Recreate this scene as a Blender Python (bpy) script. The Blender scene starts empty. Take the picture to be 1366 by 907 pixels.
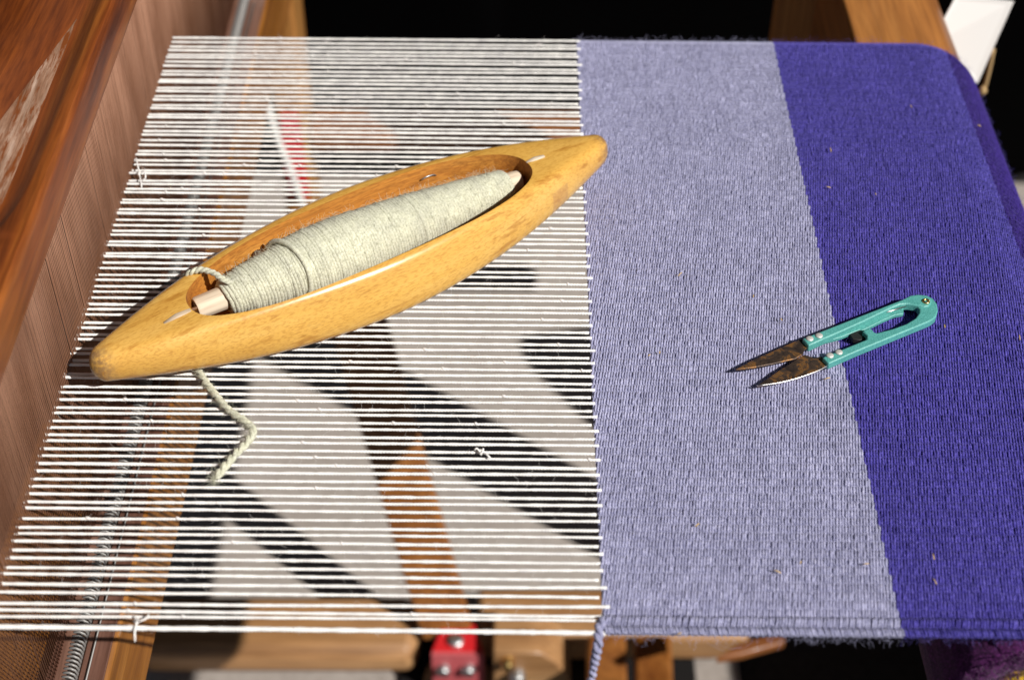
import bpy, bmesh, math, random
import numpy as np
from mathutils import Vector, Matrix
random.seed(7); rng = np.random.default_rng(7)
scene = bpy.context.scene
col = scene.collection

# ------------------------------------------------------------------ camera
W, H, F, DIST = 1366., 907., 2000., .74
ey = np.array([17., 1903.5, -F]); ey /= np.linalg.norm(ey)
ex = np.array([1., -.010, 0.]); ex -= ey * ex.dot(ey); ex /= np.linalg.norm(ex)
ez = np.cross(ex, ey)
RM = np.stack([ex, ey, ez], 1)
CAM = -RM.T @ np.array([0, 0, -DIST])
cam_d = bpy.data.cameras.new('camera'); cam = bpy.data.objects.new('camera', cam_d); col.objects.link(cam)
cam.matrix_world = Matrix.Translation(Vector(CAM)) @ Matrix(RM.T.tolist()).to_4x4()
cam_d.sensor_width = 36; cam_d.lens = 36 * F / W
cam_d.clip_start = .02; cam_d.clip_end = 100
cam_d.dof.use_dof = True; cam_d.dof.focus_distance = .735; cam_d.dof.aperture_fstop = 7.0
scene.camera = cam
scene.render.resolution_x, scene.render.resolution_y = 1024, 679

# ------------------------------------------------------------------ light
SUN_EL = math.radians(43.0); AZ = np.array([.8, -.6])
SUN = np.array([AZ[0] * math.cos(SUN_EL), AZ[1] * math.cos(SUN_EL), math.sin(SUN_EL)])
world = bpy.data.worlds.new('World'); scene.world = world; world.use_nodes = True
wn = world.node_tree.nodes; bg = wn['Background']
sky = wn.new('ShaderNodeTexSky'); sky.sky_type = 'NISHITA'; sky.sun_disc = False
sky.altitude = 4500; sky.air_density = .7; sky.dust_density = .2; sky.ozone_density = .3
sky.sun_elevation = SUN_EL; sky.sun_rotation = math.atan2(AZ[0], AZ[1])
hs = wn.new('ShaderNodeHueSaturation'); hs.inputs['Saturation'].default_value = .4
world.node_tree.links.new(sky.outputs[0], hs.inputs['Color']); world.node_tree.links.new(hs.outputs[0], bg.inputs[0]); bg.inputs[1].default_value = .05
sd = bpy.data.lights.new('sun', 'SUN'); sd.energy = 5.0; sd.angle = math.radians(.53); sd.color = (1, .955, .89)
so = bpy.data.objects.new('sun', sd); col.objects.link(so)
so.rotation_euler = Vector(SUN).to_track_quat('Z', 'Y').to_euler(); so.location = (2, -1.5, 2.5)
vs = scene.view_settings; vs.view_transform = 'Standard'; vs.look = 'None'; vs.exposure = 0.10; vs.gamma = 1; vs.use_curve_mapping = False


# ------------------------------------------------------------------ helpers
def at(px, py, z=0.):
    d = RM.T @ np.array([(px - W / 2) / F, -(py - H / 2) / F, -1.])
    return CAM + d * (z - CAM[2]) / d[2]


def aty(px, py, y):
    d = RM.T @ np.array([(px - W / 2) / F, -(py - H / 2) / F, -1.])
    return CAM + d * (y - CAM[1]) / d[1]


def tag(o, label=None, cat=None, group=None, kind=None):
    if label: o['label'] = label
    if cat: o['category'] = cat
    if group: o['group'] = group
    if kind: o['kind'] = kind
    return o


def thing(name, label, cat, loc=(0, 0, 0), group=None):
    o = bpy.data.objects.new(name, None); col.objects.link(o); o.location = loc
    o.empty_display_size = .03
    return tag(o, label, cat, group)


ORG = {}


def mk(name, V, Fs, mat, parent=None, smooth=True, loc=None, kind=None, sharp=None):
    """link world-space geometry as one mesh object; a child keeps its thing's origin"""
    V = np.asarray(V, float)
    if parent is not None:
        org = ORG.get(parent.name, np.array(parent.location))
        V = V - org
    elif loc is not None:
        org = np.array(loc); V = V - org
    else:
        org = np.zeros(3)
    me = bpy.data.meshes.new(name)
    if isinstance(Fs, np.ndarray):
        n = len(Fs); k = Fs.shape[1]
        me.vertices.add(len(V)); me.vertices.foreach_set('co', V.ravel())
        me.loops.add(n * k); me.loops.foreach_set('vertex_index', Fs.ravel().astype(np.int32))
        me.polygons.add(n); me.polygons.foreach_set('loop_start', np.arange(0, n * k, k, dtype=np.int32))
        me.update(calc_edges=True)
    else:
        me.from_pydata([tuple(v) for v in V], [], Fs); me.update()
    if smooth:
        me.polygons.foreach_set('use_smooth', [True] * len(me.polygons))
        if sharp: me.set_sharp_from_angle(angle=math.radians(sharp))
    me.materials.append(mat)
    o = bpy.data.objects.new(name, me); col.objects.link(o)
    if parent is not None:
        o.parent = parent
        ORG[o.name] = org
    elif loc is not None:
        o.location = loc
    if kind: o['kind'] = kind
    return o


def tube(pts, r, n=6, caps=True, r2=None, up=None):
    """tube along pts; r scalar or per point; r2 gives an oval section"""
    P = np.asarray(pts, float); m = len(P)
    T = np.gradient(P, axis=0); T /= np.linalg.norm(T, axis=1)[:, None] + 1e-12
    if up is None:
        up = np.array([0, 0, 1.]) if abs(T[:, 2]).mean() < .8 else np.array([1., 0, 0])
    A = np.cross(T, up); A /= np.linalg.norm(A, axis=1)[:, None] + 1e-9
    B = np.cross(A, T)
    r = np.broadcast_to(r, (m,)); r2 = r if r2 is None else np.broadcast_to(r2, (m,))
    a = np.arange(n) * 2 * np.pi / n
    V = P[:, None, :] + A[:, None, :] * (r[:, None] * np.cos(a))[..., None] + B[:, None, :] * (r2[:, None] * np.sin(a))[..., None]
    V = V.reshape(-1, 3)
    i = np.arange(m - 1)[:, None] * n; j = np.arange(n)[None, :]; k = (j + 1) % n
    Q = np.stack([i + j, i + n + j, i + n + k, i + k], -1).reshape(-1, 4)
    if caps:
        c0 = len(V); V = np.concatenate([V, P[:1], P[-1:]])
        t = np.arange(n); t2 = (t + 1) % n
        e = (m - 1) * n
        Q = np.concatenate([Q, np.stack([np.full(n, c0), t, t2, np.full(n, c0)], -1)[:, [0, 1, 2, 2]], np.stack([np.full(n, c0 + 1), e + t2, e + t, e + t], -1)])
        # triangles are stored as faces lists below
        tri0 = [(c0, int(x), int(y)) for x, y in zip(t, t2)]
        tri1 = [(c0 + 1, int(e + y), int(e + x)) for x, y in zip(t, t2)]
        Fs = [tuple(int(z) for z in q) for q in Q[:(m - 1) * n]] + tri0 + tri1
        return V, Fs
    return V, Q


def join(parts):
    Vs, Fs, o = [], [], 0
    for V, f in parts:
        Vs.append(np.asarray(V, float))
        if isinstance(f, np.ndarray): f = [tuple(int(z) for z in q) for q in f]
        Fs += [tuple(i + o for i in q) for q in f]; o += len(V)
    return np.concatenate(Vs), Fs


def joinq(parts):
    Vs, Fs, o = [], [], 0
    for V, f in parts:
        Vs.append(V); Fs.append(f + o); o += len(V)
    return np.concatenate(Vs), np.concatenate(Fs)


def box(x0, x1, y0, y1, z0, z1):
    V = [(x, y, z) for z in (z0, z1) for y in (y0, y1) for x in (x0, x1)]
    return np.array(V, float), [(0, 2, 3, 1), (4, 5, 7, 6), (0, 1, 5, 4), (2, 6, 7, 3), (0, 4, 6, 2), (1, 3, 7, 5)]


def bevel(o, w, seg=2, ang=40):
    m = o.modifiers.new('bevel', 'BEVEL'); m.width = w; m.segments = seg; m.limit_method = 'ANGLE'; m.angle_limit = math.radians(ang)
    return o


def bake(o):
    dg = bpy.context.evaluated_depsgraph_get()
    me = bpy.data.meshes.new_from_object(o.evaluated_get(dg))
    o.modifiers.clear(); old = o.data; o.data = me; me.name = o.name
    return o


def prism(poly, z0, z1, axis='z'):
    """closed polygon (list of 3-vectors in plan) extruded between z0 and z1"""
    p = np.array(poly, float)
    n = len(p)
    # orientation
    a = 0.5 * np.sum(p[:, 0] * np.roll(p[:, 1], -1) - np.roll(p[:, 0], -1) * p[:, 1])
    if a < 0: p = p[::-1]
    lo = p.copy(); hi = p.copy(); lo[:, 2] = z0; hi[:, 2] = z1
    V = np.concatenate([lo, hi])
    Fs = [tuple(range(n))[::-1], tuple(range(n, 2 * n))] + [(i, (i + 1) % n, n + (i + 1) % n, n + i) for i in range(n)]
    return V, Fs


def extrude_y(poly, y0, y1):
    """closed polygon of (x, z) extruded along y"""
    p = np.array(poly, float); n = len(p)
    a = 0.5 * np.sum(p[:, 0] * np.roll(p[:, 1], -1) - np.roll(p[:, 0], -1) * p[:, 1])
    if a < 0: p = p[::-1]
    V = np.array([(x, y0, z) for x, z in p] + [(x, y1, z) for x, z in p])
    Fs = [tuple(range(n)), tuple(range(n, 2 * n))[::-1]] + [(i, n + i, n + (i + 1) % n, (i + 1) % n) for i in range(n)]
    return V, Fs


def smoothpath(pts, n):
    P = np.array(pts, float); m = len(P)
    t = np.linspace(0, m - 1, n); i = np.clip(t.astype(int), 0, m - 2); f = (t - i)[:, None]
    Q = np.concatenate([2 * P[:1] - P[1:2], P, 2 * P[-1:] - P[-2:-1]])
    p0, p1, p2, p3 = Q[i], Q[i + 1], Q[i + 2], Q[i + 3]
    return .5 * (2 * p1 + (p2 - p0) * f + (2 * p0 - 5 * p1 + 4 * p2 - p3) * f ** 2 + (3 * p1 - p0 - 3 * p2 + p3) * f ** 3)


def plied(path, r, pitch, plies=2, n=7):
    """a plied yarn: strands wound round each other along the path"""
    P = np.asarray(path); T = np.gradient(P, axis=0); L = np.r_[0, np.cumsum(np.linalg.norm(np.diff(P, axis=0), axis=1))]
    T /= np.linalg.norm(T, axis=1)[:, None]
    up = np.array([0, 0, 1.]) if abs(T[:, 2]).mean() < .8 else np.array([0., 1, 0])
    A = np.cross(T, up); A /= np.linalg.norm(A, axis=1)[:, None]; B = np.cross(A, T)
    out = []
    for k in range(plies):
        ph = 2 * np.pi * (L / pitch + k / plies)
        q = P + (A * np.cos(ph)[:, None] + B * np.sin(ph)[:, None]) * r * .5
        out.append(tube(q, r * .62 * (1 + .06 * rng.standard_normal(len(q))), n))
    return join(out)


def hairs(roots, normals, length, rad, spread=1., seg=4, lie=None):
    """curly loose fibres (three sided tubes) growing from root points"""
    N = len(roots); out = []
    d = normals + spread * rng.standard_normal((N, 3)) * .6
    if lie is not None: d = d + lie
    d /= np.linalg.norm(d, axis=1)[:, None]
    c = rng.standard_normal((N, 3)); Ls = length * rng.uniform(.35, 1.3, N)
    pts = [roots]
    p = roots.copy()
    for s in range(seg):
        d = d + .45 * c + .35 * rng.standard_normal((N, 3)); d /= np.linalg.norm(d, axis=1)[:, None]
        p = p + d * (Ls / seg)[:, None]; pts.append(p)
    Pt = np.stack(pts, 1)  # N, seg+1, 3
    a = rng.standard_normal((N, 1, 3)); T = np.gradient(Pt, axis=1); A = np.cross(T, a); A /= np.linalg.norm(A, axis=2)[..., None] + 1e-9
    B = np.cross(T, A); B /= np.linalg.norm(B, axis=2)[..., None] + 1e-9
    ang = np.arange(3) * 2 * np.pi / 3
    V = Pt[:, :, None, :] + rad * (A[:, :, None, :] * np.cos(ang)[:, None] + B[:, :, None, :] * np.sin(ang)[:, None])
    V = V.reshape(-1, 3)
    base = np.arange(N)[:, None, None] * (seg + 1) * 3 + np.arange(seg)[None, :, None] * 3
    j = np.arange(3)[None, None, :]; k = (j + 1) % 3
    Q = np.stack([base + j, base + 3 + j, base + 3 + k, base + k], -1).reshape(-1, 4)
    return V, Q


# ------------------------------------------------------------------ materials
def mat(name, rough=.6, color=(.5, .5, .5), metallic=0, spec=.5):
    m = bpy.data.materials.new(name); m.use_nodes = True
    b = m.node_tree.nodes['Principled BSDF']
    b.inputs['Base Color'].default_value = (*color, 1); b.inputs['Roughness'].default_value = rough
    b.inputs['Metallic'].default_value = metallic; b.inputs['Specular IOR Level'].default_value = spec
    return m, m.node_tree, b


def nd(t, kind, **kw):
    n = t.nodes.new(kind)
    for k, v in kw.items():
        if k in n.inputs: n.inputs[k].default_value = v
        else: setattr(n, k, v)
    return n


def ramp(t, fac, stops):
    r = t.nodes.new('ShaderNodeValToRGB'); e = r.color_ramp.elements
    while len(e) < len(stops): e.new(.5)
    for x, (p, c) in zip(e, stops): x.position = p; x.color = (*c, 1)
    t.links.new(fac, r.inputs[0]); return r


def coords(t, scale, rot=(0, 0, 0)):
    tc = t.nodes.new('ShaderNodeTexCoord'); mp = t.nodes.new('ShaderNodeMapping')
    mp.inputs['Scale'].default_value = scale; mp.inputs['Rotation'].default_value = rot
    t.links.new(tc.outputs['Object'], mp.inputs[0]); return mp.outputs[0]


def noise(t, vec, scale, detail=4, rough=.55, dist=0):
    n = nd(t, 'ShaderNodeTexNoise', Scale=scale, Detail=detail, Roughness=rough, Distortion=dist)
    t.links.new(vec, n.inputs['Vector']); return n.outputs['Fac']


def mixc(t, a, b, fac, mode='MIX'):
    m = t.nodes.new('ShaderNodeMix'); m.data_type = 'RGBA'; m.blend_type = mode
    for s, x in ((6, a), (7, b)):
        if isinstance(x, tuple): m.inputs[s].default_value = (*x, 1)
        else: t.links.new(x, m.inputs[s])
    if isinstance(fac, float): m.inputs[0].default_value = fac
    else: t.links.new(fac, m.inputs[0])
    return m.outputs[2]


def bump(t, b, h, strength=.3, dist=.001):
    n = t.nodes.new('ShaderNodeBump'); n.inputs['Strength'].default_value = strength; n.inputs['Distance'].default_value = dist
    t.links.new(h, n.inputs['Height']); t.links.new(n.outputs[0], b.inputs['Normal'])


def wood(name, dark, mid, light, axis='y', rough=.4, coat=.0, gs=60., flecks=0., rot=(0, 0, 0), wear=None, blots=.7):
    m, t, b = mat(name, rough)
    s = {'x': (.06, 1, 1), 'y': (1, .06, 1), 'z': (1, 1, .06)}[axis]
    v = coords(t, s, rot)
    g = noise(t, v, gs, 6, .6, .6)
    fine = noise(t, v, gs * 9, 3, .6)
    blot = noise(t, coords(t, tuple(x ** .35 for x in s), rot), gs * .35, 3)
    r = ramp(t, g, [(.3, dark), (.5, mid), (.7, light)])
    c = mixc(t, r.outputs[0], ramp(t, fine, [(.35, (.45, .4, .36)), (.6, (1, 1, 1))]).outputs[0], .55, 'MULTIPLY')
    c = mixc(t, c, ramp(t, blot, [(.3, (.62, .56, .5)), (.65, (1.0, 1.0, 1.0))]).outputs[0], blots, 'MULTIPLY')
    if flecks:
        sf = {'x': (.16, 1, 1), 'y': (1, .16, 1), 'z': (1, 1, .16)}[axis]
        fl = noise(t, coords(t, sf, rot), gs * 22, 1, .4)
        c = mixc(t, c, ramp(t, fl, [(.40, (.62, .5, .36)), (.50, (1, 1, 1))]).outputs[0], flecks, 'MULTIPLY')
    if wear:
        wv = noise(t, coords(t, (1, 1, 1)), wear[0], 5, .65)
        c = mixc(t, c, wear[1], ramp(t, wv, [(wear[2], (0, 0, 0)), (wear[2] + .1, (1, 1, 1))]).outputs[0])
    t.links.new(c, b.inputs['Base Color'])
    if coat:
        b.inputs['Coat Weight'].default_value = coat; b.inputs['Coat Roughness'].default_value = .16
    rr = ramp(t, blot, [(.3, (rough * .75,) * 3), (.7, (min(1, rough * 1.3),) * 3)])
    t.links.new(rr.outputs[0], b.inputs['Roughness'])
    bump(t, b, fine, .22, .0005)
    return m


def wool(name, dark, mid, light, scale=900., twist=None, sheen=.25, bumpd=.0006, strength=.7, heather=False):
    m, t, b = mat(name, .95, spec=.15)
    v = coords(t, (1, 1, 1))
    n1 = noise(t, v, scale, 3, .65); n2 = noise(t, v, scale * .12, 4); n3 = noise(t, v, scale * .02, 3)
    c = ramp(t, n1, [(.32, dark), (.5, mid), (.68, light)]).outputs[0]
    if heather:      # each float of yarn has its own share of light and dark wool
        at_ = t.nodes.new('ShaderNodeAttribute'); at_.attribute_name = 'heather'
        c = mixc(t, c, ramp(t, at_.outputs['Fac'], [(.1, (.82, .82, .83)), (.5, (1, 1, 1)), (.9, (1.18, 1.17, 1.14))]).outputs[0], 1., 'MULTIPLY')
    c = mixc(t, c, ramp(t, n2, [(.3, (.78, .78, .8)), (.7, (1.12, 1.12, 1.1))]).outputs[0], .75, 'MULTIPLY')
    c = mixc(t, c, ramp(t, n3, [(.35, (.9, .9, .91)), (.65, (1.06, 1.06, 1.05))]).outputs[0], .6, 'MULTIPLY')
    t.links.new(c, b.inputs['Base Color'])
    b.inputs['Sheen Weight'].default_value = sheen; b.inputs['Sheen Roughness'].default_value = .5
    fib = noise(t, coords(t, twist or (1, 1, 1), (.5, 0, .5)), scale * 1.6, 3, .7)
    bump(t, b, fib, strength, bumpd)
    return m


M = {}
M['white_yarn'] = wool('white cotton', (.84, .82, .79), (.90, .885, .865), (.93, .92, .90), 1400, (.25, 1, 1), .1, .0004, .5)
t = M['white_yarn'].node_tree; b = t.nodes['Principled BSDF']      # the twist of the cotton
wv_ = nd(t, 'ShaderNodeTexWave', Scale=330., Distortion=1.2, Detail=2.); wv_.bands_direction = 'X'
t.links.new(coords(t, (1, 1, 1), (0, .5, .75)), wv_.inputs['Vector'])
b2 = t.nodes.new('ShaderNodeBump'); b2.inputs['Strength'].default_value = .30; b2.inputs['Distance'].default_value = .0003
t.links.new(wv_.outputs['Fac'], b2.inputs['Height']); t.links.new(b.inputs['Normal'].links[0].from_socket, b2.inputs['Normal']); t.links.new(b2.outputs[0], b.inputs['Normal'])
M['light_yarn'] = wool('lavender wool', (.22, .225, .39), (.385, .39, .59), (.56, .56, .75), 1300, (1, .35, 1), .2, heather=True)
M['dark_yarn'] = wool('indigo wool', (.032, .024, .205), (.070, .056, .37), (.17, .145, .55), 1300, (1, .35, 1), .12, heather=True)
M['violet_yarn'] = wool('violet wool', (.014, .005, .10), (.030, .011, .19), (.06, .03, .29), 1300, (1, .35, 1), .12, heather=True)
M['sage_yarn'] = wool('sage wool', (.48, .48, .36), (.63, .63, .49), (.76, .76, .62), 1000, (1, 1, 1), .2)
M['purple_wool'] = wool('purple wool', (.02, .002, .025), (.08, .01, .09), (.19, .03, .2), 900)
M['yellow_wool'] = wool('yellow wool', (.55, .30, .01), (.75, .45, .02), (.85, .6, .05), 900)
M['lint'] = mat('pale lint', .8, (.75, .72, .70))[0]
M['light_fuzz'] = mat('lavender fuzz', .8, (.42, .42, .62))[0]
M['dark_fuzz'] = mat('indigo fuzz', .8, (.12, .10, .40))[0]
M['sage_fuzz'] = mat('sage fuzz', .8, (.66, .66, .52))[0]
M['straw'] = mat('straw', .7, (.55, .38, .16))[0]
m, t, b = mat('oiled beech', .32)
v = coords(t, (.05, 1, 1)); g1 = noise(t, v, 70, 4, .55, .4)
fl_ = noise(t, coords(t, (.2, 1, 1)), 1600, 2, .5); lines = noise(t, coords(t, (.02, 1, 1)), 260, 2)
c = ramp(t, g1, [(.3, (.60, .325, .062)), (.5, (.69, .395, .085)), (.7, (.74, .455, .12))]).outputs[0]
c = mixc(t, c, ramp(t, fl_, [(.36, (.66, .50, .32)), (.52, (1, 1, 1))]).outputs[0], .55, 'MULTIPLY')
c = mixc(t, c, ramp(t, lines, [(.32, (.66, .52, .36)), (.43, (1, 1, 1))]).outputs[0], .75, 'MULTIPLY')
sm = noise(t, coords(t, (.5, 1, 1)), 45, 5, .7)
c = mixc(t, c, (.30, .155, .06), ramp(t, sm, [(.66, (0, 0, 0)), (.78, (.55, .55, .55))]).outputs[0])
tc = t.nodes.new('ShaderNodeTexCoord'); sx_ = t.nodes.new('ShaderNodeSeparateXYZ'); t.links.new(tc.outputs['Object'], sx_.inputs[0])


def step(val, lo_, hi_):
    mr = nd(t, 'ShaderNodeMapRange'); mr.interpolation_type = 'SMOOTHSTEP'
    mr.inputs[1].default_value = lo_; mr.inputs[2].default_value = hi_; t.links.new(val, mr.inputs[0]); return mr.outputs[0]


def mul(a, b2):
    q = nd(t, 'ShaderNodeMath', operation='MULTIPLY'); t.links.new(a, q.inputs[0])
    if isinstance(b2, float): q.inputs[1].default_value = b2
    else: t.links.new(b2, q.inputs[1])
    return q.outputs[0]


ab = nd(t, 'ShaderNodeMath', operation='ABSOLUTE'); t.links.new(sx_.outputs[0], ab.inputs[0])
wn_ = noise(t, coords(t, (1, 1, 1)), 420, 4, .7)
c = mixc(t, c, (.23, .13, .06), mul(mul(step(ab.outputs[0], .1395, .1480), ramp(t, wn_, [(.38, (.1, .1, .1)), (.58, (1, 1, 1))]).outputs[0]), .85))     # rubbed tips
dk = mul(mul(step(sx_.outputs[0], .0985, .1000), step(sx_.outputs[0], .1125, .1110)), mul(step(sx_.outputs[2], .0225, .0205), step(sx_.outputs[1], -.008, -.010)))
c = mixc(t, c, (.42, .21, .075), mul(mul(dk, ramp(t, wn_, [(.3, (.5, .5, .5)), (.6, (1, 1, 1))]).outputs[0]), .6))                                                  # dark plug in the near side
t.links.new(c, b.inputs['Base Color']); b.inputs['Coat Weight'].default_value = .6; b.inputs['Coat Roughness'].default_value = .20
bump(t, b, fl_, .12, .0003); M['shuttle'] = m
M['cavity'] = wood('oil darkened beech', (.42, .15, .02), (.60, .245, .035), (.72, .34, .06), 'x', .75, 0, 60, .5)
M['quill'] = wood('pale birch', (.78, .64, .48), (.85, .73, .57), (.88, .78, .64), 'x', .6, 0, 40)
M['rail'] = wood('varnished mahogany', (.085, .016, .003), (.25, .060, .008), (.43, .14, .022), 'y', .55, .06, 60)
M['worn'] = wood('worn pale varnish', (.13, .045, .018), (.30, .17, .11), (.56, .42, .34), 'y', .32, .6, 220)  # sun glare on the groove wall, put into the colour as pale streaks
M['sley'] = wood('orange pine', (.17, .055, .008), (.30, .115, .017), (.40, .17, .033), 'y', .5, .2, 45)
M['baulk'] = wood('dull red wood', (.10, .04, .025), (.17, .08, .055), (.24, .13, .09), 'y', .5, .3, 60)
M['loom_x'] = wood('honey wood along x', (.26, .125, .045), (.40, .21, .085), (.48, .28, .13), 'x', .5, .15, 30)
M['loom_y'] = wood('honey wood along y', (.22, .075, .014), (.36, .14, .03), (.46, .20, .05), 'y', .5, .15, 30)
M['loom_z'] = wood('honey wood upright', (.26, .10, .02), (.42, .19, .045), (.52, .27, .08), 'z', .5, .15, 28)
M['strut'] = wood('dark honey wood', (.18, .055, .01), (.30, .11, .02), (.40, .165, .04), 'z', .5, .1, 30)
M['red_beam'] = wood('red brown wood', (.16, .05, .012), (.27, .095, .025), (.36, .14, .04), 'x', .5, .1, 30)
M['steel'] = mat('steel', .3, (.62, .61, .60), 1)[0]
M['zinc'] = mat('zinc', .45, (.52, .53, .54), 1)[0]
M['rivet'] = mat('dull nickel', .5, (.62, .61, .58), .35)[0]
M['brass'] = mat('brass', .3, (.75, .52, .2), 1)[0]
M['red_paint'] = mat('red paint', .4, (.55, .015, .02))[0]
M['worn_red'] = mat('worn red paint', .5, (.50, .10, .11))[0]
M['paper'] = mat('white paper', .8, (.68, .67, .66))[0]
M['twine'] = mat('jute twine', .9, (.42, .28, .13))[0]
M['rope'] = mat('white cord', .9, (.7, .7, .68))[0]
M['black'] = mat('black paint', .6, (.012, .012, .012))[0]
m, t, b = mat('reed wire', .55, (.40, .24, .16), .3)
n = noise(t, coords(t, (1, 38, 14)), 1, 4)
t.links.new(ramp(t, n, [(.35, (.24, .105, .056)), (.65, (.37, .185, .112))]).outputs[0], b.inputs['Base Color']); M['reed'] = m  # brown of the reflected wood rail put into the wire colour
t = M['worn'].node_tree; b = t.nodes['Principled BSDF']  # dark breaks along the painted glare
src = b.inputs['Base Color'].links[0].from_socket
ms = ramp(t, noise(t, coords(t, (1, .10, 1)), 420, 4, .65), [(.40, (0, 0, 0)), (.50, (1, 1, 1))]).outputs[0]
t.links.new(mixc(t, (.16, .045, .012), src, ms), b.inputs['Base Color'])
m, t, b = mat('clear plastic', .3, (.62, .6, .58)); M['plastic'] = m
# worn turquoise hammered paint
m, t, b = mat('turquoise paint', .42)
n = noise(t, coords(t, (1, 1, 1)), 1500, 3); n2 = noise(t, coords(t, (1, 1, 1)), 260, 4)
c = ramp(t, n, [(.35, (.065, .29, .265)), (.6, (.115, .42, .385))]).outputs[0]
c = mixc(t, c, ramp(t, n2, [(.35, (.8, .85, .85)), (.6, (1, 1, 1))]).outputs[0], .6, 'MULTIPLY')
t.links.new(c, b.inputs['Base Color']); bump(t, b, n, .35, .0003); M['teal'] = m
# rusty blade
m, t, b = mat('rusty blade', .45, metallic=.55)
v = coords(t, (1, 1, 1))
n = noise(t, v, 130, 5, .6, 1.2); n2 = noise(t, v, 700, 4)
c = ramp(t, n, [(.36, (.055, .04, .035)), (.50, (.11, .075, .055)), (.56, (.36, .17, .05)), (.60, (.13, .08, .05)), (.66, (.40, .20, .06)), (.74, (.20, .05, .025))]).outputs[0]
c = mixc(t, c, ramp(t, n2, [(.3, (.6, .55, .5)), (.6, (1, 1, 1))]).outputs[0], .6, 'MULTIPLY')
t.links.new(c, b.inputs['Base Color']); bump(t, b, n2, .3, .0003); M['blade'] = m
# concrete
m, t, b = mat('pale concrete', .9)
v = coords(t, (1, 1, 1)); n = noise(t, v, 90, 6, .7); n2 = noise(t, v, 5, 4)
c = ramp(t, n, [(.3, (.29, .255, .23)), (.6, (.385, .345, .315))]).outputs[0]
c = mixc(t, c, ramp(t, n2, [(.3, (.78, .765, .75)), (.6, (1, 1, 1))]).outputs[0], .9, 'MULTIPLY')
t.links.new(c, b.inputs['Base Color']); bump(t, b, n, .3, .002); M['floor'] = m
M['rubber'] = mat('black rubber', .9, (.012, .011, .011), spec=.1)[0]  # black that paints the floor shade under the loom front
m, t, b = mat('dark asphalt', .95, spec=.1); n = noise(t, coords(t, (1, 1, 1)), 160, 5, .7)
t.links.new(ramp(t, n, [(.3, (.010, .009, .009)), (.7, (.028, .026, .026))]).outputs[0], b.inputs['Base Color']); M['asphalt'] = m
m, t, b = mat('black cloth', 1., (.006, .006, .0065), spec=0.); M['backdrop'] = m  # near black colour for the deep shade behind the loom

# ------------------------------------------------------------------ setting
g = 8.
gr = mk('ground', [(-g, -g, -.806), (g, -g, -.806), (g, g, -.806), (-g, g, -.806)], [(0, 1, 2, 3)], M['asphalt'], smooth=False); gr['kind'] = 'structure'  # near black colour stands in for floor shade and cuts the bounce light
pv = mk('paving', *prism([(-.46, .12, 0), (.237, .12, 0), (.237, .62, 0), (1.3, .62, 0), (1.3, 1.175, 0), (-.46, 1.175, 0)], -.83, -.8), M['floor'], smooth=False); pv['kind'] = 'structure'  # outline follows the lit floor; the shaded floor is left to the dark ground
mt = mk('mat', *prism([(-.112, .10, 0), (.192, .10, 0), (.192, .405, 0), (-.112, .405, 0)], -.7995, -.794), M['rubber'], smooth=False, loc=(.04, .25, -.7995)); bevel(mt, .002)  # black sheet added to paint the shade on the paving
tag(mt, 'black rubber mat on the paving under the loom front', 'mat')
nx = 120; xs = np.linspace(-3.2, 3.2, nx)
fold = 1.19 + .012 * np.sin(xs * 17) + .008 * np.sin(xs * 41 + 1)
V = np.concatenate([np.stack([xs, fold, np.full(nx, -.79)], 1), np.stack([xs, fold, np.full(nx, 1.6)], 1), np.stack([xs, fold + .012, np.full(nx, 1.6)], 1), np.stack([xs, fold + .012, np.full(nx, -.79)], 1)])
Fq = [(k * nx + i, k * nx + i + 1, ((k + 1) % 4) * nx + i + 1, ((k + 1) % 4) * nx + i) for k in range(4) for i in range(nx - 1)]
bd = mk('backdrop_curtain', V, Fq, M['backdrop'], loc=(0, 1.19, -.79)); tag(bd, 'black cloth curtain hanging behind the loom', 'curtain')

# ------------------------------------------------------------------ loom frame
loom = thing('loom', 'wooden floor loom frame under the stretched weaving', 'loom', (0, .2, -.8))


def part(name, vf, m, parent=None, bev=.003, smooth=True, **kw):
    o = mk(name, vf[0], vf[1], m, parent or loom, smooth=smooth, sharp=35, **kw)
    if bev: bevel(o, bev)
    return o


# breast beam under the cloth
R, XC = .050, .248
RB = R - .003
a = np.linspace(math.pi / 2, 0, 14)
prof = [(.214, -.0035)] + [(XC + RB * math.cos(q), -R + RB * math.sin(q)) for q in a] + [(XC + RB, -.085), (.214, -.085)]
part('breast_beam', extrude_y(prof, -.165, .405), M['loom_y'], bev=.002)
# far right post, turned 45 degrees
cx, cy, hd = .249, .440, .060
part('post', prism([(cx - hd, cy, 0), (cx, cy - hd, 0), (cx + hd, cy, 0), (cx, cy + hd, 0)], -.797, .045), M['loom_z'], bev=.006)
# far low cross beam and far left leg
A_ = at(372, 162, -.35); y0 = at(590, 142, -.35)[1]; y1 = at(590, 178, -.35)[1]
part('cross_beam', box(A_[0] + .03, .40, y1, y0, -.375, -.352), M['red_beam'], bev=.005)
p0 = at(368, 150, -.33); p1 = at(408, 150, -.33)
part('leg', box(p0[0], p1[0], p0[1] - .01, p0[1] + .05, -.60, -.16), M['loom_z'], bev=.004)
# leaning strut that rises from the red bracket
a0 = at(598, 846, -.735); a1 = at(489, 466, -.45); a1 = a1 + (a1 - a0) * .3
V = np.array([p_ + np.array([sx * .026, sy * .008, 0]) for p_ in (a0, a1) for sx, sy in ((-1, -1), (1, -1), (1, 1), (-1, 1))])
part('strut', (V, [(3, 2, 1, 0), (4, 5, 6, 7), (0, 1, 5, 4), (1, 2, 6, 5), (2, 3, 7, 6), (3, 0, 4, 7)]), M['strut'], bev=.003)
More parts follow.
